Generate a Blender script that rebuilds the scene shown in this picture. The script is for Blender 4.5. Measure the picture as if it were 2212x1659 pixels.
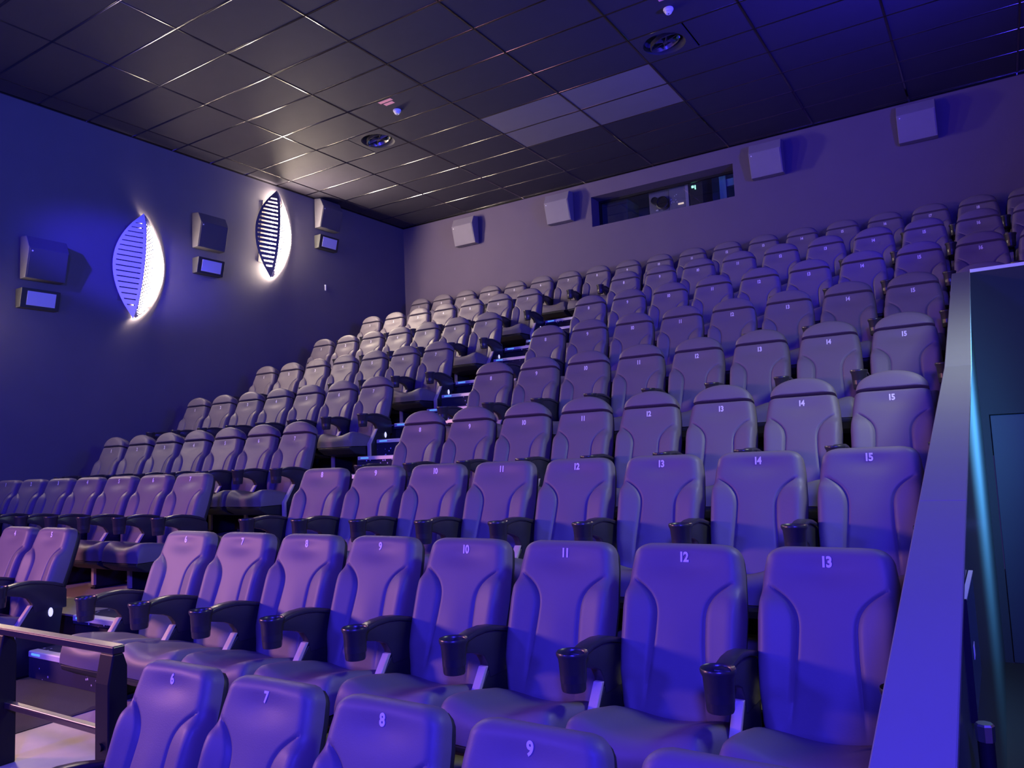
import bpy, bmesh, math, random
from mathutils import Vector, Matrix
random.seed(7)
S = bpy.context.scene
COL = S.collection
for o in list(bpy.data.objects):
    bpy.data.objects.remove(o)
R = math.radians
V = Vector

# ------------------------------------------------------------------ camera
YAW, PIT, ROL = 0.5635, 0.0909, -0.0441
CAM = V((9.3407, -1.7774, 0.7751))
cy, sy, cp, sp = math.cos(YAW), math.sin(YAW), math.cos(PIT), math.sin(PIT)
fwd = V((-sy * cp, cy * cp, sp)); rgt = V((cy, sy, 0)); upv = rgt.cross(fwd)
cr, sr = math.cos(ROL), math.sin(ROL)
r2 = rgt * cr + upv * sr; u2 = upv * cr - rgt * sr
cd = bpy.data.cameras.new('camera'); cam = bpy.data.objects.new('camera', cd); COL.objects.link(cam)
mw = Matrix.Identity(4)
for i in range(3):
    mw[i][0] = r2[i]; mw[i][1] = u2[i]; mw[i][2] = -fwd[i]; mw[i][3] = CAM[i]
cam.matrix_world = mw
cd.sensor_fit = 'HORIZONTAL'; cd.sensor_width = 36; cd.lens = 36 * 1660 / 2212; cd.clip_start = 0.02
S.camera = cam
# ------------------------------------------------------------------ exposure, world
S.view_settings.view_transform = 'Standard'
try: S.view_settings.look = 'None'
except Exception: pass
S.view_settings.exposure = 0.38; S.view_settings.gamma = 1.0; S.view_settings.use_curve_mapping = False
w = bpy.data.worlds.new('world'); S.world = w; w.use_nodes = True
w.node_tree.nodes['Background'].inputs[0].default_value = (0.10, 0.08, 0.5, 1)
w.node_tree.nodes['Background'].inputs[1].default_value = 0.15
# ------------------------------------------------------------------ lights of the room
def lamp(name, kind, loc, energy, color, size=0.3, aim=None, spot=None, blend=0.6, spread=None):
    d = bpy.data.lights.new(name, kind); d.energy = energy; d.color = color
    if kind == 'AREA':
        d.shape = 'DISK'; d.size = size
        if spread: d.spread = R(spread)
    else:
        d.shadow_soft_size = size
    if kind == 'SPOT': d.spot_size = R(spot); d.spot_blend = blend
    o = bpy.data.objects.new(name, d); COL.objects.link(o); o.location = loc
    if aim is not None:
        o.rotation_euler = (V(aim) - V(loc)).to_track_quat('-Z', 'Y').to_euler()
    return o
BLUE = (0.045, 0.03, 1.0); WARM = (1.0, 0.80, 0.62); VIOLET = (0.42, 0.20, 1.0)
PINK = (1.0, 0.42, 0.55)
lamp('blue_house_light', 'POINT', (10.1, -3.0, 2.3), 1500, BLUE, 0.3)
lamp('blue_house_light', 'AREA', (10.17, 5.2, 3.6), 260, BLUE, 0.5, (7.8, 5.6, 5.2), spread=150)
lamp('blue_house_light', 'POINT', (5.0, -4.5, 2.4), 700, BLUE, 0.3)
lamp('blue_spot_light', 'SPOT', (4.2, -4.0, 4.6), 8000, BLUE, 0.15, (0.0, 3.75, 3.45), spot=9.5, blend=0.8)
lamp('pink_house_light', 'AREA', (0.9, -2.2, 1.8), 60, PINK, 0.8, (7.2, 1.5, 0.3), spread=100)
lamp('exit_light', 'AREA', (10.15, 3.0, 0.9), 110, (0.12, 0.5, 1.0), 0.8, (9.24, 3.2, 0.8), spread=120)
lamp('aisle_downlight', 'SPOT', (3.9, 0.5, 5.0), 420, WARM, 0.08, (4.9, 0.35, -0.5), spot=30, blend=0.9)
lamp('passage_light', 'AREA', (10.1, 2.3, 2.5), 34, (0.85, 1.0, 0.80), 0.9, (8.6, 2.6, 1.2), spread=140)

# ------------------------------------------------------------------ materials
def mat(name, base, rough=0.5, metal=0.0, var=0.0, vscale=8.0, bump=0.0, bscale=60.0, emit=None, estr=0.0, coat=0.0, spec=0.5):
    m = bpy.data.materials.new(name); m.use_nodes = True
    nt = m.node_tree; b = nt.nodes['Principled BSDF']
    b.inputs['Base Color'].default_value = (*base, 1); b.inputs['Roughness'].default_value = rough
    b.inputs['Metallic'].default_value = metal; b.inputs['Specular IOR Level'].default_value = spec
    if coat: b.inputs['Coat Weight'].default_value = coat; b.inputs['Coat Roughness'].default_value = 0.3
    tc = nt.nodes.new('ShaderNodeTexCoord')
    if var:
        n = nt.nodes.new('ShaderNodeTexNoise'); n.inputs['Scale'].default_value = vscale; n.inputs['Detail'].default_value = 4
        nt.links.new(tc.outputs['Object'], n.inputs['Vector'])
        mx = nt.nodes.new('ShaderNodeMix'); mx.data_type = 'RGBA'
        mx.inputs['A'].default_value = (*[c * (1 - var) for c in base], 1)
        mx.inputs['B'].default_value = (*[min(1, c * (1 + var)) for c in base], 1)
        nt.links.new(n.outputs['Fac'], mx.inputs['Factor']); nt.links.new(mx.outputs['Result'], b.inputs['Base Color'])
    if bump:
        n2 = nt.nodes.new('ShaderNodeTexNoise'); n2.inputs['Scale'].default_value = bscale; n2.inputs['Detail'].default_value = 3
        nt.links.new(tc.outputs['Object'], n2.inputs['Vector'])
        bp = nt.nodes.new('ShaderNodeBump'); bp.inputs['Strength'].default_value = bump; bp.inputs['Distance'].default_value = 0.01
        nt.links.new(n2.outputs['Fac'], bp.inputs['Height']); nt.links.new(bp.outputs['Normal'], b.inputs['Normal'])
    if emit:
        b.inputs['Emission Color'].default_value = (*emit, 1); b.inputs['Emission Strength'].default_value = estr
    return m
M = {}
M['leather'] = mat('charcoal_leather', (0.165, 0.14, 0.165), 0.5, var=0.06, vscale=5, bump=0.05, bscale=220, spec=0.32)
M['shell'] = mat('black_plastic_shell', (0.02, 0.02, 0.024), 0.5, var=0.1)
M['armplastic'] = mat('black_arm_plastic', (0.032, 0.03, 0.036), 0.3, bump=0.05, bscale=300)
M['edge'] = mat('pale_edge_board', (0.55, 0.45, 0.38), 0.5, var=0.1)
M['digit'] = mat('white_stitched_digit', (0.85, 0.82, 0.85), 0.5, var=0.03)
M['wall'] = mat('dark_painted_wall', (0.105, 0.095, 0.125), 0.75, var=0.08, vscale=3, bump=0.05, bscale=90)
M['wallback'] = mat('dark_mauve_back_wall', (0.115, 0.088, 0.138), 0.8, var=0.06, vscale=3, bump=0.08, bscale=120)
M['tile'] = mat('black_ceiling_tile', (0.036, 0.033, 0.052), 0.7, var=0.08, vscale=5, bump=0.1, bscale=160, spec=0.2)
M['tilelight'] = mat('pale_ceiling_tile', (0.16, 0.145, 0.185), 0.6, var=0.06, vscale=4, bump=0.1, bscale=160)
M['bar'] = mat('black_ceiling_grid', (0.17, 0.16, 0.165), 0.14, metal=1.0, var=0.2)
M['dark'] = mat('dark_void', (0.008, 0.008, 0.01), 0.8, var=0.1)
M['vinyl'] = mat('beige_vinyl_floor', (0.52, 0.43, 0.35), 0.55, var=0.14, vscale=9)
M['riser'] = mat('black_platform_riser', (0.015, 0.014, 0.018), 0.7, var=0.1)
M['metal'] = mat('brushed_aluminium', (0.80, 0.78, 0.80), 0.4, metal=0.35, var=0.05)
M['chrome'] = mat('chrome', (0.85, 0.85, 0.85), 0.12, metal=1.0, var=0.02)
M['black'] = mat('black_lacquered_steel', (0.010, 0.010, 0.012), 0.5, var=0.1, spec=0.2)
M['rail'] = mat('dark_handrail', (0.03, 0.022, 0.022), 0.25, metal=0.0, var=0.05)
M['strip'] = mat('rail_highlight_metal', (0.92, 0.82, 0.70), 0.3, metal=1.0, var=0.03)  # lamp highlight along the rails, built in as pale metal
M['cap'] = mat('grey_laminate_cap', (0.22, 0.215, 0.22), 0.25, var=0.03, vscale=6)
M['lam'] = mat('dark_grey_laminate', (0.05, 0.062, 0.075), 0.3, var=0.05, vscale=6)
M['trim'] = mat('white_trim', (0.75, 0.73, 0.75), 0.4, var=0.03)
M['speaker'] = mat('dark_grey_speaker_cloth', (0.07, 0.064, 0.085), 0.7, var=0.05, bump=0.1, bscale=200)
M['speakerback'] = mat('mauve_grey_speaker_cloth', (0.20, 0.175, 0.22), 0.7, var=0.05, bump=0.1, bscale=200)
M['plate'] = mat('white_lamp_plate', (0.78, 0.78, 0.82), 0.5, var=0.02)
M['plate2'] = mat('grey_shaded_lamp_plate', (0.10, 0.09, 0.10), 0.5, var=0.02)  # darker copy for the far lamp, its missing blue light put into the colour
M['mesh'] = mat('expanded_metal', (0.45, 0.42, 0.4), 0.45, metal=0.4, var=0.03)
M['glow'] = mat('lamp_diffuser', (0.9, 0.85, 0.75), 0.5, var=0.02, emit=(1.0, 0.80, 0.58), estr=210)
M['tube'] = mat('lamp_tube', (0.9, 0.85, 0.75), 0.5, var=0.02, emit=(1.0, 0.80, 0.58), estr=35)
M['glow2'] = mat('bright_lamp_diffuser', (0.9, 0.85, 0.75), 0.5, var=0.02, emit=(1.0, 0.82, 0.62), estr=400)
M['glow3'] = mat('dim_lamp_diffuser', (0.9, 0.85, 0.75), 0.5, var=0.02, emit=(1.0, 0.80, 0.58), estr=120)
M['panel'] = mat('frosted_flood_glass', (0.55, 0.55, 0.75), 0.35, var=0.04)
M['white'] = mat('white_plastic', (0.85, 0.83, 0.85), 0.35, var=0.02)
M['pink'] = mat('red_sticker', (1.0, 0.40, 0.45), 0.5, var=0.15, vscale=60)
M['led'] = mat('led_strip', (0.2, 0.5, 0.8), 0.4, var=0.02, emit=(0.15, 0.55, 1.0), estr=0.5)
M['aisle'] = mat('aisle_light_lens', (0.9, 0.9, 1.0), 0.4, var=0.02, emit=(0.6, 0.6, 1.0), estr=0.9)
M['boothblue'] = mat('blue_booth_wall', (0.05, 0.10, 0.35), 0.7, var=0.1)
M['boothgreen'] = mat('grey_green_cabinet', (0.08, 0.11, 0.12), 0.6, var=0.1)
M['post'] = mat('pale_blue_post', (0.25, 0.42, 0.75), 0.6, var=0.05)
M['projector'] = mat('grey_projector_case', (0.22, 0.20, 0.26), 0.5, var=0.08)
M['lens'] = mat('dark_lens_glass', (0.01, 0.01, 0.015), 0.08, var=0.05, coat=1.0)
M['green'] = mat('green_status_lamp', (0.2, 0.8, 0.4), 0.4, var=0.02, emit=(0.3, 1.0, 0.6), estr=2.5)
M['labelwarm'] = mat('pale_label', (0.9, 0.8, 0.6), 0.4, var=0.02, emit=(1.0, 0.75, 0.45), estr=0.8)
M['nozzle'] = mat('pale_metal_nozzle', (0.24, 0.23, 0.23), 0.25, metal=0.9, var=0.05)

def star_carpet():
    m = mat('star_speckled_carpet', (0.025, 0.022, 0.05), 0.9, bump=0.3, bscale=300)
    nt = m.node_tree; b = nt.nodes['Principled BSDF']
    tc = nt.nodes.new('ShaderNodeTexCoord')
    vo = nt.nodes.new('ShaderNodeTexVoronoi'); vo.inputs['Scale'].default_value = 24
    nt.links.new(tc.outputs['Object'], vo.inputs['Vector'])
    lt = nt.nodes.new('ShaderNodeMath'); lt.operation = 'LESS_THAN'; lt.inputs[1].default_value = 0.2
    nt.links.new(vo.outputs['Distance'], lt.inputs[0])
    no = nt.nodes.new('ShaderNodeTexNoise'); no.inputs['Scale'].default_value = 3.5
    nt.links.new(tc.outputs['Object'], no.inputs['Vector'])
    gt = nt.nodes.new('ShaderNodeMath'); gt.operation = 'GREATER_THAN'; gt.inputs[1].default_value = 0.46
    nt.links.new(no.outputs['Fac'], gt.inputs[0])
    mu = nt.nodes.new('ShaderNodeMath'); mu.operation = 'MULTIPLY'
    nt.links.new(lt.outputs[0], mu.inputs[0]); nt.links.new(gt.outputs[0], mu.inputs[1])
    mx = nt.nodes.new('ShaderNodeMix'); mx.data_type = 'RGBA'
    mx.inputs['A'].default_value = (0.025, 0.022, 0.05, 1); mx.inputs['B'].default_value = (0.7, 0.65, 0.8, 1)
    nt.links.new(mu.outputs[0], mx.inputs['Factor']); nt.links.new(mx.outputs['Result'], b.inputs['Base Color'])
    return m
M['carpet'] = star_carpet()
M['plain_carpet'] = mat('plain_dark_carpet', (0.03, 0.024, 0.04), 0.9, var=0.15, vscale=20, bump=0.3, bscale=300)
def glass():
    m = bpy.data.materials.new('window_glass'); m.use_nodes = True; nt = m.node_tree
    nt.nodes.remove(nt.nodes['Principled BSDF'])
    t = nt.nodes.new('ShaderNodeBsdfTransparent'); t.inputs[0].default_value = (0.85, 0.87, 0.92, 1)
    g = nt.nodes.new('ShaderNodeBsdfGlossy'); g.inputs['Roughness'].default_value = 0.02
    mx = nt.nodes.new('ShaderNodeMixShader'); mx.inputs[0].default_value = 0.10
    nt.links.new(t.outputs[0], mx.inputs[1]); nt.links.new(g.outputs[0], mx.inputs[2])
    nt.links.new(mx.outputs[0], nt.nodes['Material Output'].inputs[0])
    return m
M['glass'] = glass()

# ------------------------------------------------------------------ mesh helpers
def bm_box(bm, a, b, mtx=None):
    x0, y0, z0 = a; x1, y1, z1 = b
    vs = [bm.verts.new(p) for p in ((x0, y0, z0), (x1, y0, z0), (x1, y1, z0), (x0, y1, z0), (x0, y0, z1), (x1, y0, z1), (x1, y1, z1), (x0, y1, z1))]
    if mtx:
        for v in vs: v.co = mtx @ v.co
    for f in ((3, 2, 1, 0), (4, 5, 6, 7), (0, 1, 5, 4), (1, 2, 6, 5), (2, 3, 7, 6), (3, 0, 4, 7)):
        bm.faces.new([vs[i] for i in f])
    return vs
def bm_prism(bm, pts, axis, a, b):
    """polygon extruded along axis 'x','y' or 'z' from a to b; pts in the two other axes' order"""
    def P(p, t):
        return {'x': (t, p[0], p[1]), 'y': (p[0], t, p[1]), 'z': (p[0], p[1], t)}[axis]
    A = [bm.verts.new(P(p, a)) for p in pts]; B = [bm.verts.new(P(p, b)) for p in pts]
    n = len(pts)
    bm.faces.new(A[::-1]); bm.faces.new(B)
    for i in range(n): bm.faces.new((A[i], A[(i + 1) % n], B[(i + 1) % n], B[i]))
def bm_lathe(bm, prof, seg=20, axis='z', c=(0, 0, 0)):
    """closed rings of (radius, height)"""
    rings = []
    for r, h in prof:
        ring = []
        for k in range(seg):
            a = 2 * math.pi * k / seg; p, q = r * math.cos(a), r * math.sin(a)
            co = {'z': (p, q, h), 'y': (q, h, p), 'x': (h, p, q)}[axis]
            ring.append(bm.verts.new((co[0] + c[0], co[1] + c[1], co[2] + c[2])))
        rings.append(ring)
    for i in range(len(rings) - 1):
        for k in range(seg):
            bm.faces.new((rings[i][k], rings[i][(k + 1) % seg], rings[i + 1][(k + 1) % seg], rings[i + 1][k]))
    bm.faces.new(rings[0][::-1]); bm.faces.new(rings[-1])
def mesh(name, bm, m, smooth=False, bevel=0.0, seg=2, angle=35):
    bmesh.ops.recalc_face_normals(bm, faces=bm.faces)
    if bevel:
        ed = [e for e in bm.edges if len(e.link_faces) == 2 and e.calc_face_angle(0) > R(25)]
        bmesh.ops.bevel(bm, geom=ed, offset=bevel, segments=seg, affect='EDGES', profile=0.5, clamp_overlap=True)
    me = bpy.data.meshes.new(name); bm.to_mesh(me); bm.free()
    me.materials.append(m)
    if smooth:
        me.shade_smooth()
        me.set_sharp_from_angle(angle=R(angle))
    return me
def obj(name, me, parent=None, loc=(0, 0, 0), rot=(0, 0, 0)):
    o = bpy.data.objects.new(name, me); COL.objects.link(o)
    if parent: o.parent = parent
    o.location = loc; o.rotation_euler = rot
    return o
def thing(name, label, cat, loc=(0, 0, 0), rot=(0, 0, 0), group=None):
    o = obj(name, None, None, loc, rot); o.empty_display_size = 0.1
    o['label'] = label; o['category'] = cat
    if group: o['group'] = group
    return o
def struct(name, me, loc=(0, 0, 0), label=None):
    o = obj(name, me, None, loc); o['kind'] = 'structure'
    if label: o['label'] = label
    return o
def boxmesh(name, a, b, m, bevel=0.0):
    bm = bmesh.new(); bm_box(bm, a, b); return mesh(name, bm, m, bevel=bevel)

# ------------------------------------------------------------------ measured layout
PITCH, GAP = 0.5186, 1.0208
ROWS = 'ABCDEFGHI'
YR = [0.0, 1.0991, 2.1923, 3.3201, 4.4348, 5.5511, 6.665, 7.7806, 9.1081]
ZN = [0.0, 0.3498, 0.6854, 1.0142, 1.5209, 2.0201, 2.5283, 3.0337, 3.5385]
ZF = [z - 0.875 for z in ZN]
XL, XR, YB, HC = -0.05, 10.2, 9.41, 5.192
XP0, XP1, YEND = 9.12, 9.24, 4.88            # parapet faces and its end
AX0, AX1 = 3.90, 4.90                        # aisle
def seat_x(row, n):
    if row == 'A': return n * PITCH + 3.5505
    if row == 'B': return n * PITCH + 1.0209 + (GAP if n >= 6 else 0)
    if row == 'I': return n * PITCH - 0.008
    return n * PITCH + (GAP if n >= 8 else 0)
EDGE = [None] + [YR[i - 1] + 0.03 for i in range(1, 9)]

# ------------------------------------------------------------------ room shell
bm = bmesh.new(); bm_box(bm, (XL, -4.2, ZF[0] - 0.1), (XR, YB, ZF[0]))
floor = struct('floor', mesh('floor', bm, M['vinyl']))
for i in range(1, 9):
    y0, zb = EDGE[i], ZF[i - 1]
    x0 = 1.15 if i == 1 else XL
    yt = EDGE[i + 1] + 0.02 if i < 8 else YB
    o = obj('platform_base', boxmesh('platform_base', (x0, y0 + 0.012, zb), (XP0, YB, ZF[i] - 0.012), M['riser']), floor)
    for a, b in ((x0, AX0), (AX1 + (0.1 if i == 1 else 0), XP0)):
        obj('platform_top', boxmesh('platform_top', (a, y0, ZF[i] - 0.012), (b, yt, ZF[i]), M['vinyl']), floor)
    if i >= 5:      # the part over the entrance passage starts at the end wall
        ys = max(y0, YEND + 0.06)
        obj('platform_base', boxmesh('platform_base', (XP0, ys + (0.012 if i > 5 else 0), zb), (XR, YB, ZF[i] - 0.012), M['riser']), floor)
        obj('platform_top', boxmesh('platform_top', (XP0, ys, ZF[i] - 0.012), (XR, yt, ZF[i]), M['vinyl']), floor)
obj('platform_base', boxmesh('platform_base', (AX0, -0.6, ZF[0]), (6.36, EDGE[1] + 0.012, ZF[1] - 0.012), M['riser']), floor)
obj('platform_top', boxmesh('platform_top', (AX1 + 0.1, -0.6, ZF[1] - 0.012), (6.36, EDGE[1], ZF[1]), M['vinyl']), floor)
obj('passage_carpet', boxmesh('passage_carpet', (XP1 - 0.02, -4.1, ZF[0]), (XR, YEND, ZF[0] + 0.008), M['riser']), floor)
# right-hand part of the fifth level up, between end wall and row F
# walls
def wall(name, a, b, m): return struct(name, boxmesh(name, a, b, M[m]))
wall('wall_left', (XL - 0.2, -4.2, ZF[0] - 0.1), (XL, YB + 0.34, HC + 0.2), 'wall')
wall('wall_right', (XR, -4.2, ZF[0] - 0.1), (XR + 0.2, YB + 0.34, HC + 0.2), 'wall')
WX0, WX1, WZ0, WZ1 = 3.965, 6.31, 4.425, 4.925
bm = bmesh.new()
for a, b in (((XL, YB, 0.5), (WX0, YB + 0.34, HC + 0.1)), ((WX1, YB, 0.5), (XR, YB + 0.34, HC + 0.1)),
             ((WX0, YB, 0.5), (WX1, YB + 0.34, WZ0)), ((WX0, YB, WZ1), (WX1, YB + 0.34, HC + 0.1))):
    bm_box(bm, a, b)
bmesh.ops.remove_doubles(bm, verts=bm.verts, dist=1e-5)
struct('wall_back', mesh('wall_back', bm, M['wallback']))
# projection-room window
bm = bmesh.new(); fw = 0.035; yf = YB + 0.29
for a, b in (((WX0, yf, WZ0), (WX0 + fw, yf + 0.05, WZ1)), ((WX1 - fw, yf, WZ0), (WX1, yf + 0.05, WZ1)),
             ((WX0 + fw, yf, WZ0), (WX1 - fw, yf + 0.05, WZ0 + fw)), ((WX0 + fw, yf, WZ1 - fw), (WX1 - fw, yf + 0.05, WZ1))):
    bm_box(bm, a, b)
win = struct('window_1', mesh('window_frame', bm, M['black']))
obj('pane', boxmesh('pane', (WX0 + fw, yf + 0.02, WZ0 + fw), (WX1 - fw, yf + 0.026, WZ1 - fw), M['glass']), win)
# booth behind it
bm = bmesh.new()
BY0, BY1 = YB + 0.34, YB + 2.3
bm_box(bm, (2.6, BY1, 3.6), (7.4, BY1 + 0.1, 5.9)); bm_box(bm, (2.5, BY0, 3.6), (2.6, BY1, 5.9)); bm_box(bm, (7.4, BY0, 3.6), (7.5, BY1, 5.9))
bm_box(bm, (2.5, BY0, 5.9), (7.5, BY1 + 0.1, 6.0)); bm_box(bm, (2.5, BY0, 3.5), (7.5, BY1 + 0.1, 3.6))
struct('wall_booth', mesh('wall_booth', bm, M['boothblue']))
lamp('booth_light', 'POINT', (5.7, BY0 + 0.15, 5.5), 5, (0.2, 0.45, 1.0), 0.15)

# ------------------------------------------------------------------ ceiling: slab, tiles, grid
bm = bmesh.new(); bm_box(bm, (XL, -4.2, HC + 0.12), (XR, YB, HC + 0.2))
ceil = struct('ceiling', mesh('ceiling', bm, M['dark']))
gx = [XL] + [1.475 + 1.2 * a for a in range(-1, 8)] + [XR]
gy = [2.7403 + 0.6 * j for j in range(-7, 12)] + [YB]
bw = 0.024
tile_cache = {}
def tile(x0, x1, y0, y1, m):
    sx, sy_ = round(x1 - x0 - bw, 4), round(y1 - y0 - bw, 4)
    k = (sx, sy_, m)
    if k not in tile_cache:
        tile_cache[k] = boxmesh('ceiling_tile', (-sx / 2, -sy_ / 2, 0), (sx / 2, sy_ / 2, 0.018), M[m], bevel=0.002)
    obj('ceiling_tile', tile_cache[k], ceil, ((x0 + x1) / 2, (y0 + y1) / 2, HC))
for i in range(len(gx) - 1):
    for j in range(len(gy) - 1):
        x0, x1, y0, y1 = gx[i], gx[i + 1], gy[j], gy[j + 1]
        jj = j - 7; a = i - 2
        if jj == 5 and a in (0, 4):      # a swirl diffuser takes half of this tile
            if a == 0: tile(x0, x0 + 0.6, y0, y1, 'tile')
            else: tile(x0 + 0.6, x1, y0, y1, 'tile')
            continue
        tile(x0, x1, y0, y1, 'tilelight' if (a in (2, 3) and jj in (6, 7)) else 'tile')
def bar_mesh(l):
    bm = bmesh.new()
    pr = [(-0.012, 0.018), (-0.012, -0.003), (-0.0095, -0.0045), (0.0095, -0.0045), (0.012, -0.003), (0.012, 0.018)]
    bm_prism(bm, pr, 'y', 0, l)
    return mesh('grid_bar', bm, M['bar'], smooth=True, angle=60)
long_bar = bar_mesh(YB - gy[0]); cross_bar = bar_mesh(XR - XL)
for x in gx[1:-1]: obj('grid_bar', long_bar, ceil, (x, gy[0], HC))
for y in gy[:-1]: obj('grid_bar', cross_bar, ceil, (XR, y, HC), (0, 0, R(90)))
wt = bmesh.new(); bm_box(wt, (XL, gy[0], HC - 0.02), (XL + 0.02, YB, HC + 0.005))
struct('trim_1', mesh('trim', wt, M['bar']))
wt = bmesh.new(); bm_box(wt, (XL + 0.02, YB - 0.02, HC - 0.02), (XR, YB, HC + 0.005))
struct('trim_2', mesh('trim', wt, M['bar']))

# ------------------------------------------------------------------ parapet beside the entrance, end wall
YK, ZK, YE, ZE, YS, ZS = 2.72, 1.123, YEND, 2.0, -1.0, 0.115
bm = bmesh.new()
bm_prism(bm, [(YS, ZF[0]), (YE + 0.05, ZF[0]), (YE + 0.05, ZE - 0.02), (YK, ZK - 0.02), (YS, ZS - 0.02)], 'x', XP0 + 0.01, XP1 - 0.02)
par = struct('wall_parapet', mesh('wall_parapet', bm, M['lam']))
def zcap(y): return ZS + (ZK - ZS) * (y - YS) / (YK - YS) if y < YK else ZK + (ZE - ZK) * (y - YK) / (YE - YK)
for a, b in ((YS, 0.75), (0.75, YK), (YK, YE + 0.05)):
    bm = bmesh.new(); g = 0.0015
    za, zb_ = zcap(a), zcap(min(b, YE))
    pts = [(a + g, za - 0.022), (b - g, zb_ - 0.022), (b - g, zb_), (a + g, za)]
    bm_prism(bm, pts, 'x', XP0, XP1)
    obj('cap_panel', mesh('cap_panel', bm, M['cap'], bevel=0.0025, seg=1), par)
bm = bmesh.new(); bm_box(bm, (XP1 - 0.02, YE, 0.91), (XR, YE + 0.05, ZE - 0.02)); bm_box(bm, (XP1 - 0.02, YE, ZF[0]), (XP1 + 0.03, YE + 0.05, 0.91))
bm_box(bm, (XR - 0.04, YE, ZF[0]), (XR, YE + 0.05, 0.91))
endw = struct('wall_end', mesh('wall_end', bm, mat('dark_end_wall', (0.028, 0.032, 0.04), 0.6, var=0.06, spec=0.2)))
struct('trim_3', boxmesh('trim', (XP1, YE - 0.006, ZE - 0.022), (XR, YE + 0.05, ZE + 0.004), M['trim'], bevel=0.002))
bm = bmesh.new(); bm_box(bm, (XP1 + 0.035, YE + 0.02, ZF[0] + 0.005), (XR - 0.045, YE + 0.05, 0.905))
door = struct('door_1', mesh('door', bm, mat('navy_door', (0.022, 0.03, 0.04), 0.5, var=0.05), bevel=0.003))
bm = bmesh.new(); bm_box(bm, (9.5, YE - 0.03, 0.10), (9.9, YE - 0.012, 0.13)); bm_box(bm, (9.52, YE - 0.015, 0.105), (9.54, YE + 0.02, 0.125)); bm_box(bm, (9.86, YE - 0.015, 0.105), (9.88, YE + 0.02, 0.125))
obj('push_bar', mesh('push_bar', bm, M['metal']), door)

# notice plate and grab handle on the inner parapet face
t = thing('notice_plate', 'thin dark blue notice plate with bright edges on inner parapet face', 'sign', (XP1 - 0.02, 0, 0))
pm = mat('dark_blue_plate', (0.05, 0.09, 0.16), 0.22, var=0.04)
obj('plate', boxmesh('plate', (0.004, 0.40, 0.09), (0.012, 0.86, 0.375), pm, bevel=0.001), t)
obj('top_edge', boxmesh('top_edge', (0.003, 0.40, 0.375), (0.014, 0.86, 0.379), M['metal']), t)
obj('near_edge', boxmesh('near_edge', (0.0, 0.393, 0.09), (0.014, 0.40, 0.379), M['black']), t)
obj('print_mark', boxmesh('print_mark', (0.012, 0.55, 0.20), (0.0126, 0.60, 0.235), M['white']), t)
t = thing('grab_handle', 'black grab handle with chrome end below notice plate on parapet', 'handle', (XP1 - 0.02, 0.17, 0.13))
bm = bmesh.new(); bm_lathe(bm, [(0.016, -0.6), (0.016, 0.0)], 16, c=(0.036, 0, 0)); bm_box(bm, (0.0, -0.008, -0.52), (0.036, 0.008, -0.50))
bm_box(bm, (0.0, -0.008, -0.12), (0.036, 0.008, -0.10))
obj('bar', mesh('bar', bm, M['black'], smooth=True), t)
bm = bmesh.new(); bm_lathe(bm, [(0.018, -0.002), (0.019, 0.030), (0.016, 0.034)], 8, c=(0.036, 0, 0))
obj('end_cap', mesh('end_cap', bm, mat('satin_chrome', (0.8, 0.8, 0.8), 0.28, metal=1.0, var=0.02)), t)

# ------------------------------------------------------------------ aisle stairs
stairs = struct('stairs', None)
def step(y0, y1, zb, zt, nosing=True, x0=AX0, x1=AX1):
    o = obj('step', boxmesh('step', (x0, y0, zb), (x1, y1, zt), M['carpet' if nosing else 'plain_carpet']), stairs)
    if nosing:
        bm = bmesh.new()
        bm_prism(bm, [(y0 - 0.012, zt - 0.03), (y0 + 0.0, zt - 0.03), (y0 + 0.0, zt), (y0 + 0.045, zt), (y0 + 0.045, zt + 0.006), (y0 - 0.006, zt + 0.006), (y0 - 0.012, zt)], 'x', x0 + 0.02, x1 - 0.02)
        n = obj('nosing', mesh('nosing', bm, M['metal']), o)
        obj('led_strip', boxmesh('led_strip', (x0 + 0.06, y0 - 0.0155, zt - 0.018), (x0 + 0.16, y0 - 0.011, zt - 0.006), M['led']), o)
    return o
T = 0.28
step(-0.6, EDGE[2], ZF[1] - 0.03, ZF[1] + 0.004, False, AX0, AX1 + 0.1)
for i in range(2, 9):
    rise = ZF[i] - ZF[i - 1]; k = 1 if rise < 0.42 else 2
    ye = EDGE[i] - 0.02
    for s in range(1, k + 1):
        step(ye - T * s, ye - T * (s - 1), ZF[i - 1], ZF[i] - rise * s / (k + 1))
    step(ye, (EDGE[i + 1] - 0.02) if i < 8 else YB - 0.9, ZF[i] - 0.05, ZF[i] + 0.003)
# rail at the left of the front row
rl = thing('guard_rail', 'low black guard rail with bright top edge left of the front row', 'railing', (0, 0.02, 0))
bm = bmesh.new(); bm_box(bm, (4.5, -0.028, 0.052), (6.30, 0.022, 0.082))
obj('top_rail', mesh('top_rail', bm, M['rail'], bevel=0.004), rl)
bm = bmesh.new(); bm_box(bm, (4.5, -0.026, 0.0822), (6.30, 0.020, 0.0852))
obj('top_highlight', mesh('top_highlight', bm, M['strip'], bevel=0.001, seg=1), rl)  # lamplight on the dark rail's top face, shaped as a thin strip
bm = bmesh.new(); bm_box(bm, (4.5, -0.017, -0.277), (6.22, 0.017, -0.252))
obj('mid_rail', mesh('mid_rail', bm, M['rail'], bevel=0.004), rl)
bm = bmesh.new(); bm_box(bm, (4.5, -0.015, -0.2518), (6.22, 0.015, -0.249))
obj('mid_highlight', mesh('mid_highlight', bm, M['strip'], bevel=0.001, seg=1), rl)
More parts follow.
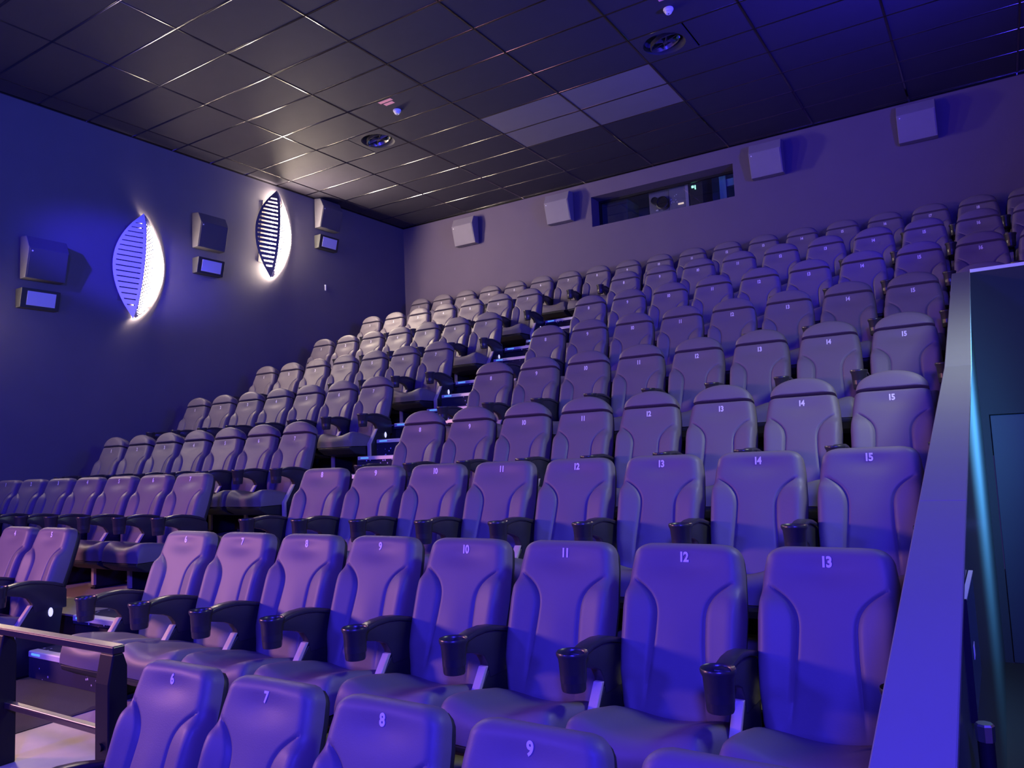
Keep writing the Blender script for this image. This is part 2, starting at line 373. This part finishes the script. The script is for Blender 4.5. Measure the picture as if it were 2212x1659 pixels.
for x in (5.36, 6.25):
    bm = bmesh.new()
    bm_prism(bm, [(-0.045, ZF[1]), (0.035, ZF[1]), (0.035, 0.0), (0.018, 0.052), (-0.025, 0.052), (-0.045, -0.06)], 'x', x - 0.048, x + 0.048)
    obj('post', mesh('post', bm, M['black'], bevel=0.006), rl)
    bm = bmesh.new(); bm_lathe(bm, [(0.016, -0.055), (0.016, -0.044)], 12, 'y', (x, 0, -0.30)); obj('bolt', mesh('bolt', bm, M['black'], smooth=True), rl)

# ------------------------------------------------------------------ the seats
TH = R(19); NZ = 0.875
Tv = V((0, math.sin(TH), math.cos(TH))); Nv = V((0, -math.cos(TH), math.sin(TH))); N0 = V((0, 0, NZ))
def bk(s, t, h): return N0 + V((s, 0, 0)) + Tv * t + Nv * h
def sm(a, b, x):
    x = max(0.0, min(1.0, (x - a) / (b - a))); return x * x * (3 - 2 * x)
def lerp(tab, t):
    if t <= tab[0][0]: return tab[0][1]
    for (a, va), (b, vb) in zip(tab, tab[1:]):
        if t <= b: return va + (vb - va) * (t - a) / (b - a)
    return tab[-1][1]
WT = [(-0.60, 0.212), (-0.5, 0.218), (-0.35, 0.229), (-0.2, 0.232), (-0.05, 0.222), (0.06, 0.205)]
GT = [(-0.60, 0.118), (-0.5, 0.112), (-0.4, 0.105), (-0.3, 0.098), (-0.22, 0.096), (-0.185, 0.101), (-0.155, 0.115), (-0.13, 0.136), (-0.11, 0.160), (-0.092, 0.186), (-0.07, 0.24)]
def smoothtab(tab, t, r=0.012): return (lerp(tab, t - r) + lerp(tab, t) + lerp(tab, t + r)) / 3
def width(t, top, rt, rb, bot=-0.60):
    W = lerp(WT, t)
    if t > top - rt: W -= rt - math.sqrt(max(0, rt * rt - (t - top + rt) ** 2))
    if t < bot + rb: W -= rb - math.sqrt(max(0, rb * rb - (bot + rb - t) ** 2))
    return max(W, 0.02)
NU, NVR = 56, 76
def vts(bot, top):
    out = []
    for k in range(NVR + 1):
        a = k / NVR
        b = (1 - math.cos(a * math.pi)) / 2
        out.append(bot + (top - bot) * (0.55 * a + 0.45 * b))
    return out
def hsurf(s, t, W, top, head, bot=-0.60):
    RE = 0.05; RT = 0.014 if head else 0.048
    a = abs(s); g = smoothtab(GT, t); h = 0.0
    d = W - a
    if d < RE: h -= 0.85 * (RE - math.sqrt(max(0, RE * RE - (RE - d) ** 2)))
    d2 = top - t
    if d2 < RT: h -= RT - math.sqrt(max(0, RT * RT - (RT - d2) ** 2))
    d3 = t - bot
    if d3 < 0.04: h -= 0.04 - math.sqrt(max(0, 0.0016 - (0.04 - d3) ** 2))
    f = (1 - sm(-0.15, -0.088, t)) * sm(-0.57, -0.42, t)
    q = a - g
    if q > 0:
        k = min(1, q / 0.11)
        h += f * (0.004 * sm(0, 0.008, q) + 0.030 * k)
    fg = (1 - sm(-0.100, -0.084, t)) * sm(-0.60, -0.30, t)
    h -= fg * 0.009 * math.exp(-(q / 0.008) ** 2)
    h -= 0.013 * math.exp(-((s / 0.12) ** 2 + ((t + 0.025) / 0.05) ** 2))
    h += 0.010 * math.exp(-((s / 0.09) ** 2 + ((t + 0.36) / 0.14) ** 2))
    return max(h, -0.071)
def back_cushion(head):
    bot, top = -0.60, (0.050 if head else 0.062)
    rt, rb = (0.022, 0.06) if head else (0.055, 0.06)
    TH_ = 0.075
    bm = bmesh.new(); rows = []
    NG = 14; NO = NU // 2 - NG
    for t in vts(bot, top):
        W = width(t, top, rt, rb); row = []
        g = min(smoothtab(GT, t), 0.83 * lerp(WT, t)) / lerp(WT, t) * W
        half = [g * (1 - (1 - k / NG) ** 1.35) for k in range(NG)] 
        for k in range(NO + 1):
            c = k / NO
            e = 0.5 * c ** 1.3 + 0.5 * (1 - (1 - c) ** 1.6)
            half.append(g + (W - g) * e)
        ss = [-x for x in half[:0:-1]] + half
        for s in ss: row.append(bm.verts.new(bk(s, t, hsurf(s, t, W, top, head))))
        rows.append((t, W, row))
    for (t0, W0, a), (t1, W1, b) in zip(rows, rows[1:]):
        for k in range(NU): bm.faces.new((a[k], a[k + 1], b[k + 1], b[k]))
    # side walls down to the seam
    loop = [r[0] for _, _, r in rows] + rows[-1][2][1:-1] + [r[-1] for _, _, r in reversed(rows)] + rows[0][2][-2:0:-1]
    back = []
    for v in loop:
        c = v.co - N0
        back.append(bm.verts.new(N0 + V((c.x, 0, 0)) + Tv * c.dot(Tv) + Nv * (-TH_)))
    n = len(loop)
    for k in range(n):
        a, b = loop[k], loop[(k + 1) % n]
        bm.faces.new((a, b, back[(k + 1) % n], back[k]))
    bm.faces.new(back)
    return mesh('backrest', bm, M['leather'], smooth=True, angle=50)
def back_shell(head):
    bm = bmesh.new()
    bot, top = -0.58, (0.075 if head else 0.052)
    ts = vts(bot, top)[::3]
    def ring(ins, h, e):
        L = []; Rr = []
        for t in ts:
            tt = bot + e + (t - bot) * (top - bot - 2 * e) / (top - bot)
            W = width(t, top, 0.05, 0.06, bot) - ins
            L.append(bk(-W, tt, h)); Rr.append(bk(W, tt, h))
        return [bm.verts.new(p) for p in L + Rr[::-1]]
    rings = [ring(0.004, -0.072, 0.0), ring(0.001, -0.085, -0.002), ring(0.004, -0.10, 0.0), ring(0.02, -0.115, 0.015), ring(0.06, -0.122, 0.05)]
    for a, b in zip(rings, rings[1:]):
        n = len(a)
        for k in range(n): bm.faces.new((a[k], a[(k + 1) % n], b[(k + 1) % n], b[k]))
    bm.faces.new(rings[0][::-1]); bm.faces.new(rings[-1])
    return mesh('back_shell', bm, M['shell'], smooth=True, angle=60)
def headrest():
    bm = bmesh.new()
    A, B, t0 = 0.200, 0.116, 0.060
    n = 30
    def hring(k, h, lift):
        pts = []
        for i in range(n + 1):
            a = math.pi * i / n
            pts.append((A * k * math.cos(a), t0 + lift + (B * k) * math.sin(a) ** 0.92 if i not in (0, n) else t0 + lift, h))
        return pts
    spec = [(0.35, 0.008, 0.010), (0.62, 0.007, 0.006), (0.80, 0.003, 0.004), (0.91, -0.004, 0.002), (0.975, -0.016, 0.001), (1.0, -0.032, 0.0), (1.0, -0.075, 0.0), (0.985, -0.10, 0.0), (0.90, -0.118, 0.006), (0.7, -0.124, 0.012)]
    rings = []
    for k, h, lift in spec:
        tilt = [bm.verts.new(bk(s, t, h + 0.012 * (t - t0) / B)) for s, t, _ in hring(k, h, lift)]
        rings.append(tilt)
    for a, b in zip(rings, rings[1:]):
        m_ = len(a)
        for i in range(m_): bm.faces.new((a[i], a[(i + 1) % m_], b[(i + 1) % m_], b[i]))
    bm.faces.new(rings[0]); bm.faces.new(rings[-1])
    return mesh('headrest', bm, M['leather'], smooth=True, angle=50)
def cushion():
    bm = bmesh.new(); rows = []
    NX, NY = 30, 34
    W = 0.238; yb, yf = -0.13, -0.60
    for j in range(NY + 1):
        v = j / NY; row = []
        ang = None
        # run along the top then roll over the front
        if v < 0.72:
            y = yb + (yf + 0.06 - yb) * v / 0.72; roll = 0.0
        else:
            roll = (v - 0.72) / 0.28 * math.pi * 0.55
            y = yf + 0.06 - 0.06 * math.sin(roll)
        top = 0.335 + 0.065 * sm(-0.15, -0.52, y) if y > -0.54 else 0.40
        top = 0.335 + 0.062 * sm(0, 1, (yb - y) / 0.41)
        z = top - 0.07 * (1 - math.cos(roll))
        for i in range(NX + 1):
            u = -1 + 2 * i / NX; u = 0.75 * u + 0.25 * math.sin(u * math.pi / 2)
            x = u * W; d = W - abs(x)
            h = z
            if d < 0.04: h -= 0.04 - math.sqrt(max(0, 0.0016 - (0.04 - d) ** 2))
            h += 0.022 * sm(0.06, 0.20, abs(x)) * math.cos(roll) * sm(0.0, 0.25, v) - 0.012 * math.exp(-(x / 0.10) ** 2) * max(0, math.cos(roll))
            row.append(bm.verts.new((x, y - 0.012 * (1 - (x / W) ** 2) * sm(0.5, 1, v), h)))
        rows.append(row)
    for a, b in zip(rows, rows[1:]):
        for k in range(NX): bm.faces.new((a[k], a[k + 1], b[k + 1], b[k]))
    loop = [r[0] for r in rows] + rows[-1][1:-1] + [r[-1] for r in reversed(rows)] + rows[0][-2:0:-1]
    low = [bm.verts.new((v.co.x, v.co.y, min(v.co.z - 0.002, 0.275))) for v in loop]
    n = len(loop)
    for k in range(n): bm.faces.new((loop[k], loop[(k + 1) % n], low[(k + 1) % n], low[k]))
    bm.faces.new(low)
    return mesh('seat_cushion', bm, M['leather'], smooth=True, angle=50)
def pan():
    bm = bmesh.new()
    bm_prism(bm, [(-0.605, 0.272), (-0.13, 0.272), (-0.13, 0.20), (-0.30, 0.17), (-0.52, 0.20), (-0.60, 0.245)], 'x', -0.225, 0.225)
    return mesh('seat_pan', bm, M['shell'], bevel=0.008)
def arm():
    bm = bmesh.new()
    prof = [(-0.405, 0.535), (-0.40, 0.588), (-0.345, 0.601), (-0.27, 0.602), (-0.20, 0.594), (-0.12, 0.575), (-0.06, 0.552), (-0.03, 0.52), (-0.03, 0.40), (-0.235, 0.40), (-0.25, 0.46), (-0.275, 0.495), (-0.32, 0.515)]
    bm_prism(bm, [p for p in prof], 'x', -0.021, 0.021)
    return mesh('armrest', bm, M['armplastic'], smooth=True, bevel=0.004, angle=40)
def arm_pad():
    bm = bmesh.new()
    top = [(-0.415, 0.586), (-0.385, 0.598), (-0.33, 0.607), (-0.26, 0.608), (-0.19, 0.599), (-0.11, 0.579), (-0.05, 0.556)]
    low = [(y, z - 0.022) for y, z in top]
    bm_prism(bm, top + low[::-1], 'x', -0.03, 0.03)
    return mesh('arm_pad', bm, M['armplastic'], smooth=True, bevel=0.007, angle=40)
def cup():
    bm = bmesh.new()
    bm_lathe(bm, [(0.038, 0.472), (0.041, 0.468), (0.0435, 0.475), (0.050, 0.575), (0.0565, 0.588), (0.0575, 0.596), (0.055, 0.601), (0.0515, 0.598), (0.049, 0.588), (0.046, 0.50), (0.02, 0.484)], 24, c=(0, -0.447, 0))
    return mesh('cup_holder', bm, M['armplastic'], smooth=True, angle=45)
def support():
    bm = bmesh.new()
    bm_prism(bm, [(-0.245, 0.43), (-0.05, 0.43), (-0.10, 0.0), (-0.36, 0.0), (-0.355, 0.30)], 'x', -0.018, 0.018)
    return mesh('arm_support', bm, M['shell'], bevel=0.003, seg=1)
def edge_strip():
    bm = bmesh.new()
    bm_prism(bm, [(-0.262, 0.448), (-0.243, 0.448), (-0.348, 0.29), (-0.348, 0.03), (-0.372, 0.03), (-0.372, 0.295)], 'x', -0.0185, 0.0185)
    return mesh('edge_strip', bm, M['edge'], bevel=0.002, seg=1)
def glow_lens():
    bm = bmesh.new()
    bm_lathe(bm, [(0.012, 0.0), (0.016, 0.004), (0.012, 0.009)], 12, 'x')
    for v in bm.verts: v.co.z *= 1.9
    return mesh('aisle_light', bm, M['aisle'], smooth=True)
def foot():
    bm = bmesh.new(); bm_box(bm, (-0.03, -0.37, 0), (0.03, -0.08, 0.012)); return mesh('foot_plate', bm, M['black'])
ME = dict(bs=back_cushion(False), bh=back_cushion(True), ss=back_shell(False), sh=back_shell(True), hr=headrest(), cu=cushion(), pa=pan(), ar=arm(), ap=arm_pad(), cp=cup(), su=support(), ed=edge_strip(), al=glow_lens(), ft=foot())
dg = bpy.context.evaluated_depsgraph_get()
NUM = {}
for n in range(1, 20):
    c = bpy.data.curves.new('digits', 'FONT'); c.body = str(n); c.size = 0.05; c.align_x = 'CENTER'; c.align_y = 'CENTER'
    c.extrude = 0.0008; c.offset = 0.0019; c.resolution_u = 4
    if n > 9: c.space_character = 0.85
    o = bpy.data.objects.new('digits', c); COL.objects.link(o)
    dg.update()
    me = bpy.data.meshes.new_from_object(o.evaluated_get(dg))
    me.name = 'seat_number'
    bpy.data.objects.remove(o)
    me.materials.clear(); me.materials.append(M['digit'])
    for v in me.vertices:          # laid on the leather
        x, y, z = v.co; x *= 0.86
        v.co = bk(x, y, hsurf(x, y, 0.2, 0.062, False) + z + 0.0008)
    NUM[n] = me
ORD = ['front', 'second', 'third', 'fourth', 'fifth', 'sixth', 'seventh', 'eighth', 'back']
def armset(root, x, end=False):
    a = obj('armrest', ME['ar'], root, (x, 0, 0))
    obj('arm_pad', ME['ap'], a); obj('cup_holder', ME['cp'], a)
    s = obj('arm_support', ME['su'], root, (x, 0, 0))
    obj('edge_strip', ME['ed'], s); obj('foot_plate', ME['ft'], s)
    if end: obj('aisle_light', ME['al'], s, (0.019, -0.135, 0.385))
def seat(row, n, right_arm=False, aisle=False):
    i = ROWS.index(row); hd = i >= 3
    nth = ['first', 'second', 'third', 'fourth', 'fifth', 'sixth', 'seventh', 'eighth', 'ninth', 'tenth', 'eleventh', 'twelfth', 'thirteenth', 'fourteenth', 'fifteenth', 'sixteenth', 'seventeenth', 'eighteenth', 'nineteenth']
    kind = 'rounded' if hd else 'square-topped'
    if row == 'A': where = f'{nth[n - 6]} from the guard rail'
    elif row == 'I': where = f'{nth[n - 1]} from the left wall'
    else:
        last = 5 if row == 'B' else 7
        where = f'{nth[last - n]} left of the aisle' if n <= last else f'{nth[n - last - 1]} right of the aisle'
    lab = f'{kind} leather cinema seat marked {n}, {where}, {ORD[i]} row'
    r = thing('cinema_seat', lab, 'seat', (seat_x(row, n), YR[i], ZF[i] + (0.003 if row != 'A' else 0)), group=f'cinema seats in the {ORD[i]} row')
    obj('backrest', ME['bh' if hd else 'bs'], r)
    obj('back_shell', ME['sh' if hd else 'ss'], r)
    if hd: obj('headrest', ME['hr'], r)
    obj('seat_cushion', ME['cu'], r); obj('seat_pan', ME['pa'], r)
    obj('seat_number', NUM[n], r)
    armset(r, -PITCH / 2)
    if right_arm: armset(r, PITCH / 2, aisle)
    return r
for n in range(6, 11): seat('A', n, n == 10)
for n in range(4, 14): seat('B', n, n in (5, 13), n == 5)
for row in 'CDE':
    for n in range(1, 16): seat(row, n, n in (7, 15), n == 7)
for row in 'FGH':
    for n in range(1, 18): seat(row, n, n in (7, 17), n == 7)
for n in range(1, 20): seat('I', n, n == 19)

# ------------------------------------------------------------------ speakers
def speaker_meshes(m):
    bm = bmesh.new()
    # profile (out from wall, up)
    bm_prism(bm, [(0.03, 0.0), (0.15, 0.0), (0.235, 0.34), (0.17, 0.48), (0.03, 0.50)], 'x', -0.225, 0.225)
    for v in bm.verts: v.co.y = -v.co.y
    body = mesh('cabinet', bm, M[m], bevel=0.004, seg=1)
    bm = bmesh.new()
    bm_prism(bm, [(0.153, 0.012), (0.157, 0.011), (0.2395, 0.331), (0.2345, 0.333)], 'x', -0.21, 0.21)
    for v in bm.verts: v.co.y = -v.co.y
    grille = mesh('grille', bm, M[m])
    bm = bmesh.new(); bm_box(bm, (-0.05, -0.035, 0.15), (0.05, 0.0, 0.35)); brk = mesh('bracket', bm, M['black'])
    bm = bmesh.new(); bm_lathe(bm, [(0.009, -0.2315), (0.009, -0.236)], 10, 'y', (-0.185, 0, 0.30)); bad = mesh('badge', bm, M['white'])
    return body, grille, brk, bad
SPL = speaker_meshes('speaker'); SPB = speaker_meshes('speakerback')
def speaker(loc, rz, lab, grp, ms):
    t = thing('wall_speaker', lab, 'speaker', loc, (0, 0, rz), grp)
    obj('cabinet', ms[0], t); obj('grille', ms[1], t); obj('bracket', ms[2], t); obj('badge', ms[3], t)
for (y, z), lab in zip(((2.78, 3.03), (5.02, 3.86), (7.33, 4.67)), (
        'dark wedge speaker on left wall, nearest the front, left of both leaf lamps',
        'dark wedge speaker on left wall between the two leaf lamps',
        'dark wedge speaker on left wall beyond the farther leaf lamp near corner')):
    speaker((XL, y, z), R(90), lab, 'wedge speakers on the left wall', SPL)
for (x, z), lab in zip(((1.50, 4.56), (3.43, 4.58), (6.83, 4.575), (8.75, 4.60)), (
        'mauve wedge speaker on back wall, leftmost, nearest the corner',
        'mauve wedge speaker on back wall just left of the projection window',
        'mauve wedge speaker on back wall just right of the projection window',
        'blue-lit wedge speaker at far right of the back wall')):
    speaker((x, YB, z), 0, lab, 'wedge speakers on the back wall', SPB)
# flood boxes below the left wall's speakers
for (y, z), lab in zip(((2.74, 2.80), (5.03, 3.61), (7.33, 4.44)), (
        'black box with glowing blue panel under front speaker on left wall',
        'black box with pale blue panel under speaker between the leaf lamps',
        'black box with pale violet panel under speaker by the corner')):
    t = thing('panel_light', lab, 'light', (XL, y, z), (0, 0, R(90)), 'boxes under the left wall speakers')
    bm = bmesh.new(); bm_prism(bm, [(0, -0.11), (-0.10, -0.11), (-0.15, 0.11), (0, 0.11)], 'x', -0.215, 0.215)
    obj('housing', mesh('housing', bm, M['shell'], bevel=0.004, seg=1), t)
    bm = bmesh.new(); bm_prism(bm, [(-0.1115, -0.078), (-0.1075, -0.079), (-0.1455, 0.079), (-0.1495, 0.078)], 'x', -0.15, 0.165)
    obj('panel', mesh('panel', bm, M['panel']), t)

# ------------------------------------------------------------------ leaf-shaped wall lamps
def leaf_lamp(y, z, lab, platemat, lit, bar, glow):
    t = thing('leaf_wall_lamp', lab, 'lamp', (XL, y, z), (R(-6), 0, 0), 'leaf lamps on the left wall')
    Hh = 0.72
    def prof(v): return max(0.0, 1 - (v / Hh) ** 2)
    def left(v): p = prof(v); return V((0.05 + 0.03 * (1 - p), -0.09 - 0.24 * p + 0.09 * (1 - p), v))
    def ridge(v): p = prof(v); return V((0.08 + 0.13 * p ** 0.7, 0.0, v))
    def right(v): p = prof(v); return V((0.015 + 0.05 * (1 - p), 0.0 + 0.40 * p ** 0.9, v))
    # slotted plate: border faces and bars between open slots
    bm = bmesh.new(); rows = []
    ns = 17; vs = [-Hh, -0.56]; slot = (1.12 - bar * (ns - 1)) / ns * 1.0
    v = -0.56; kinds = ['f']
    for k in range(ns):
        v += slot; vs.append(v); kinds.append('s')
        if k < ns - 1: v += bar; vs.append(v); kinds.append('f')
    vs.append(Hh); kinds.append('f')
    for v in vs:
        L, Rg = left(v), ridge(v)
        w_ = (Rg - L).length; b = min(0.42, 0.035 / max(w_, 1e-4))
        rows.append([bm.verts.new(L.lerp(Rg, a)) for a in (0, b, 1 - b, 1)])
    for i in range(len(vs) - 1):
        a, b = rows[i], rows[i + 1]
        for c in range(3):
            if kinds[i] == 's' and c == 1: continue
            bm.faces.new((a[c], a[c + 1], b[c + 1], b[c]))
    bmesh.ops.remove_doubles(bm, verts=bm.verts, dist=1e-4)
    me = mesh('slotted_plate', bm, M[platemat])
    o = obj('slotted_plate', me, t); sm_ = o.modifiers.new('solid', 'SOLIDIFY'); sm_.thickness = 0.005; sm_.offset = 0
    # diamond mesh side
    bm = bmesh.new(); NA, NV_ = 10, 56; lat = {}
    for i in range(NA + 1):
        for j in range(NV_ + 1):
            v = -0.70 + 1.40 * j / NV_
            if (i + j) % 2 == 0: lat[i, j] = bm.verts.new(ridge(v).lerp(right(v), i / NA))
    for i in range(0, NA + 1):
        for j in range(1, NV_):
            if (i + j) % 2 == 1:
                q = [lat.get(k) for k in ((i - 1, j), (i, j - 1), (i + 1, j), (i, j + 1))]
                q = [p for p in q if p]
                if len(q) >= 3: bm.faces.new(q)
    me = mesh('diamond_mesh', bm, M['mesh'])
    o = obj('diamond_mesh', me, t); wf = o.modifiers.new('wire', 'WIREFRAME'); wf.thickness = 0.011
    # glowing diffuser a little behind the mesh
    bm = bmesh.new(); rows = []
    for j in range(25):
        v = -0.66 + 1.32 * j / 24
        a, b = ridge(v), right(v)
        rows.append([bm.verts.new(a.lerp(b, f) + V((-0.028 * (1 - f) - 0.004, -0.012, 0))) for f in (0.56, 0.66, 0.76, 0.86, 0.955)])
    for a, b in zip(rows, rows[1:]):
        for c in range(4): bm.faces.new((a[c], a[c + 1], b[c + 1], b[c]))
    me = mesh('diffuser', bm, glow, smooth=True); obj('diffuser', me, t)
    bm = bmesh.new(); bm_prism(bm, [(-0.2, -0.5), (0.25, -0.5), (0.25, 0.5), (-0.2, 0.5)], 'x', 0.0, 0.012)
    obj('back_plate', mesh('back_plate', bm, M['plate2']), t)
    if lit:
        bm = bmesh.new(); bm_lathe(bm, [(0.02, -0.45), (0.02, 0.45)], 10, 'z', (0.05, -0.02, 0))
        obj('tube', mesh('tube', bm, M['tube'], smooth=True), t)
    else:
        bm = bmesh.new()
        pts = [(-0.68 + 1.36 * k / 16) for k in range(17)]
        A = [bm.verts.new((0.012, 0.03, v)) for v in pts]; B = [bm.verts.new(ridge(v) + V((-0.012, 0.004, 0))) for v in pts]
        for k in range(16): bm.faces.new((A[k], A[k + 1], B[k + 1], B[k]))
        me = mesh('added_baffle', bm, M['dark']); o = obj('added_baffle', me, t); q = o.modifiers.new('solid', 'SOLIDIFY'); q.thickness = 0.004  # unseen sheet added inside to block the glow and keep the slots dark
leaf_lamp(3.97, 3.44, 'leaf lamp on left wall with blue slotted half, nearer one', 'plate', False, 0.055, M['glow'])
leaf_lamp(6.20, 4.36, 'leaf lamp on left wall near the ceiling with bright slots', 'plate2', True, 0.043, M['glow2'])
leaf_lamp(1.72, 2.52, 'leaf lamp on left wall nearer the screen, left of the front speaker', 'plate', False, 0.055, M['glow3'])
# small white tag on the left wall
t = thing('wall_tag', 'tiny white upright tag on left wall below the far speaker', 'tag', (XL, 7.34, 3.70))
obj('tag_body', boxmesh('tag_body', (0, -0.012, -0.05), (0.012, 0.012, 0.05), M['white'], bevel=0.003), t)

# ------------------------------------------------------------------ ceiling fittings
def diffuser(x, y, lab, rz):
    t = thing('air_nozzle', lab, 'vent', (x, y, HC), (0, 0, 0), 'air nozzles in the ceiling')
    hole, n = 0.215, 32
    bm = bmesh.new(); h = 0.292
    ring = [(hole * math.cos(2 * math.pi * k / n), hole * math.sin(2 * math.pi * k / n)) for k in range(n)]
    def sq(k):
        a = 2 * math.pi * k / n; c, s = math.cos(a), math.sin(a); m_ = max(abs(c), abs(s)); return (h * c / m_, h * s / m_)
    A = [bm.verts.new((*sq(k), -0.004)) for k in range(n)]; B = [bm.verts.new((p[0] * 1.08, p[1] * 1.08, -0.004)) for p in ring]
    C_ = [bm.verts.new((p[0], p[1], 0.012)) for p in ring]; D_ = [bm.verts.new((p[0] * 0.93, p[1] * 0.93, 0.105)) for p in ring]
    A2 = [bm.verts.new((*sq(k), 0.016)) for k in range(n)]
    for k in range(n):
        q = (k + 1) % n
        bm.faces.new((A[k], A[q], B[q], B[k])); bm.faces.new((B[k], B[q], C_[q], C_[k])); bm.faces.new((C_[k], C_[q], D_[q], D_[k])); bm.faces.new((A2[k], A2[q], A[q], A[k]))
    bm.faces.new(D_)
    obj('face_plate', mesh('face_plate', bm, M['tile'], smooth=True, angle=30), t)
    # tilted eyeball ring with two vanes
    e = bmesh.new(); prof = [(0.150, 0.02), (0.165, -0.02), (0.172, -0.015), (0.162, 0.03)]
    rings = []
    for r_, z_ in prof: rings.append([e.verts.new((r_ * math.cos(2 * math.pi * k / 28), r_ * math.sin(2 * math.pi * k / 28), z_)) for k in range(28)])
    for i in range(4):
        a, b = rings[i], rings[(i + 1) % 4]
        for k in range(28): e.faces.new((a[k], a[(k + 1) % 28], b[(k + 1) % 28], b[k]))
    eo = obj('eyeball_ring', mesh('eyeball_ring', e, M['nozzle'], smooth=True, angle=40), t, (0.01, 0, 0.02), (R(10), R(-14), 0))
    for k, a in enumerate((20, 80, 140)):
        b = bmesh.new(); bm_box(b, (-0.15, -0.004, -0.008), (0.15, 0.004, 0.03))
        obj('vane', mesh('vane', b, M['nozzle']), eo, (0, 0, 0), (R(22), 0, R(a + rz)))
    b = bmesh.new(); bm_lathe(b, [(0.03, -0.014), (0.034, 0.03)], 14); obj('hub', mesh('hub', b, M['nozzle'], smooth=True), eo)
diffuser(2.375, 6.04, 'round air nozzle in square ceiling plate, near the leaf lamps', 0)
diffuser(6.575, 6.04, 'round air nozzle in square ceiling plate, beside the pale tiles', 35)
for x, y, lab, lab2 in ((3.21, 5.48, 'white smoke detector near the left air nozzle', 'pair of red sticker stripes beside left smoke detector'),
                        (6.86, 5.42, 'white smoke detector near the right air nozzle', 'pair of red sticker stripes beside right smoke detector')):
    t = thing('smoke_detector', lab, 'smoke detector', (x, y, HC), group='smoke detectors on the ceiling')
    bm = bmesh.new(); bm_lathe(bm, [(0.05, 0.0), (0.052, -0.01), (0.046, -0.026)], 24); obj('base', mesh('base', bm, M['white'], smooth=True), t)
    bm = bmesh.new(); bm_lathe(bm, [(0.036, -0.024), (0.034, -0.045), (0.026, -0.054)], 24); obj('chamber', mesh('chamber', bm, M['white'], smooth=True), t)
    bm = bmesh.new(); bm_lathe(bm, [(0.008, -0.052), (0.007, -0.057)], 10); obj('indicator', mesh('indicator', bm, M['armplastic'], smooth=True), t)
    s = thing('sticker', lab2, 'sticker', (x, y - 0.24, HC), group='red stickers on the ceiling')
    obj('stripe', boxmesh('stripe', (-0.052, -0.06, -0.0015), (0.148, -0.008, 0.0), M['pink']), s)
    obj('stripe', boxmesh('stripe', (-0.028, 0.012, -0.0015), (0.115, 0.068, 0.0), M['pink']), s)

# ------------------------------------------------------------------ in the projection room
t = thing('projector', 'grey projector with round dark lenses behind the booth window', 'projector', (5.0, BY0 + 0.10, 4.2))
obj('case', boxmesh('case', (-0.25, 0.12, 0.0), (0.10, 0.9, 0.78), M['projector'], bevel=0.01), t)
obj('side_case', boxmesh('side_case', (0.12, 0.06, 0.0), (0.40, 0.9, 0.74), M['projector'], bevel=0.01), t)
for x, z, r_ in ((0.01, 0.53, 0.105), (-0.12, 0.59, 0.06)):
    bm = bmesh.new(); bm_lathe(bm, [(r_, 0.14), (r_, 0.02), (r_ * 0.85, 0.015), (r_ * 0.8, 0.04)], 24, 'y', (x, 0, z))
    obj('lens_barrel', mesh('lens_barrel', bm, M['lens'], smooth=True), t)
obj('corner_post', boxmesh('corner_post', (0.40, 0.04, 0.0), (0.45, 0.9, 0.82), mat('pale_grey_edge', (0.4, 0.36, 0.45), 0.5, var=0.05)), t)
for x, z in ((-0.11, 0.435), (-0.01, 0.43)):
    obj('foot_lamp', boxmesh('foot_lamp', (x - 0.02, 0.10, z), (x + 0.02, 0.12, z + 0.02), M['white']), t)
obj('warm_label', boxmesh('warm_label', (0.27, 0.045, 0.445), (0.36, 0.06, 0.468), M['labelwarm']), t)
for k in range(9):
    x, z = random.uniform(0.14, 0.30), random.uniform(0.48, 0.62)
    obj('button', boxmesh('button', (x, 0.052, z), (x + 0.014, 0.06, z + 0.012), M['white']), t)
t = thing('equipment_cabinet', 'grey-green cabinet at left behind the booth window', 'cabinet', (4.25, BY0 + 0.25, 4.0))
obj('body', boxmesh('body', (-0.42, 0.0, 0.0), (0.10, 0.5, 0.98), M['boothgreen'], bevel=0.01), t)
obj('shelf_edge', boxmesh('shelf_edge', (-0.42, -0.012, 0.90), (0.10, 0.0, 0.915), M['speaker']), t)
t = thing('control_rack', 'dark control rack with green lamp behind booth window', 'rack', (5.6, BY0 + 0.10, 3.9))
obj('body', boxmesh('body', (-0.11, 0.0, 0.0), (0.10, 0.5, 1.2), M['shell'], bevel=0.006), t)
obj('status_lamp', boxmesh('status_lamp', (-0.075, -0.012, 0.945), (-0.04, 0.0, 0.98), M['green']), t)
obj('status_lamp', boxmesh('status_lamp', (-0.025, -0.01, 0.915), (-0.01, 0.0, 0.98), M['green']), t)
t = thing('booth_column', 'pale blue column at right behind the booth window', 'column', (5.945, BY0 + 0.35, 3.6))
obj('shaft', boxmesh('shaft', (-0.055, 0.0, 0.0), (0.055, 0.12, 2.3), M['post'], bevel=0.005), t)
obj('beam', boxmesh('beam', (0.055, 0.02, 1.24), (0.75, 0.10, 1.36), M['post'], bevel=0.005), t)
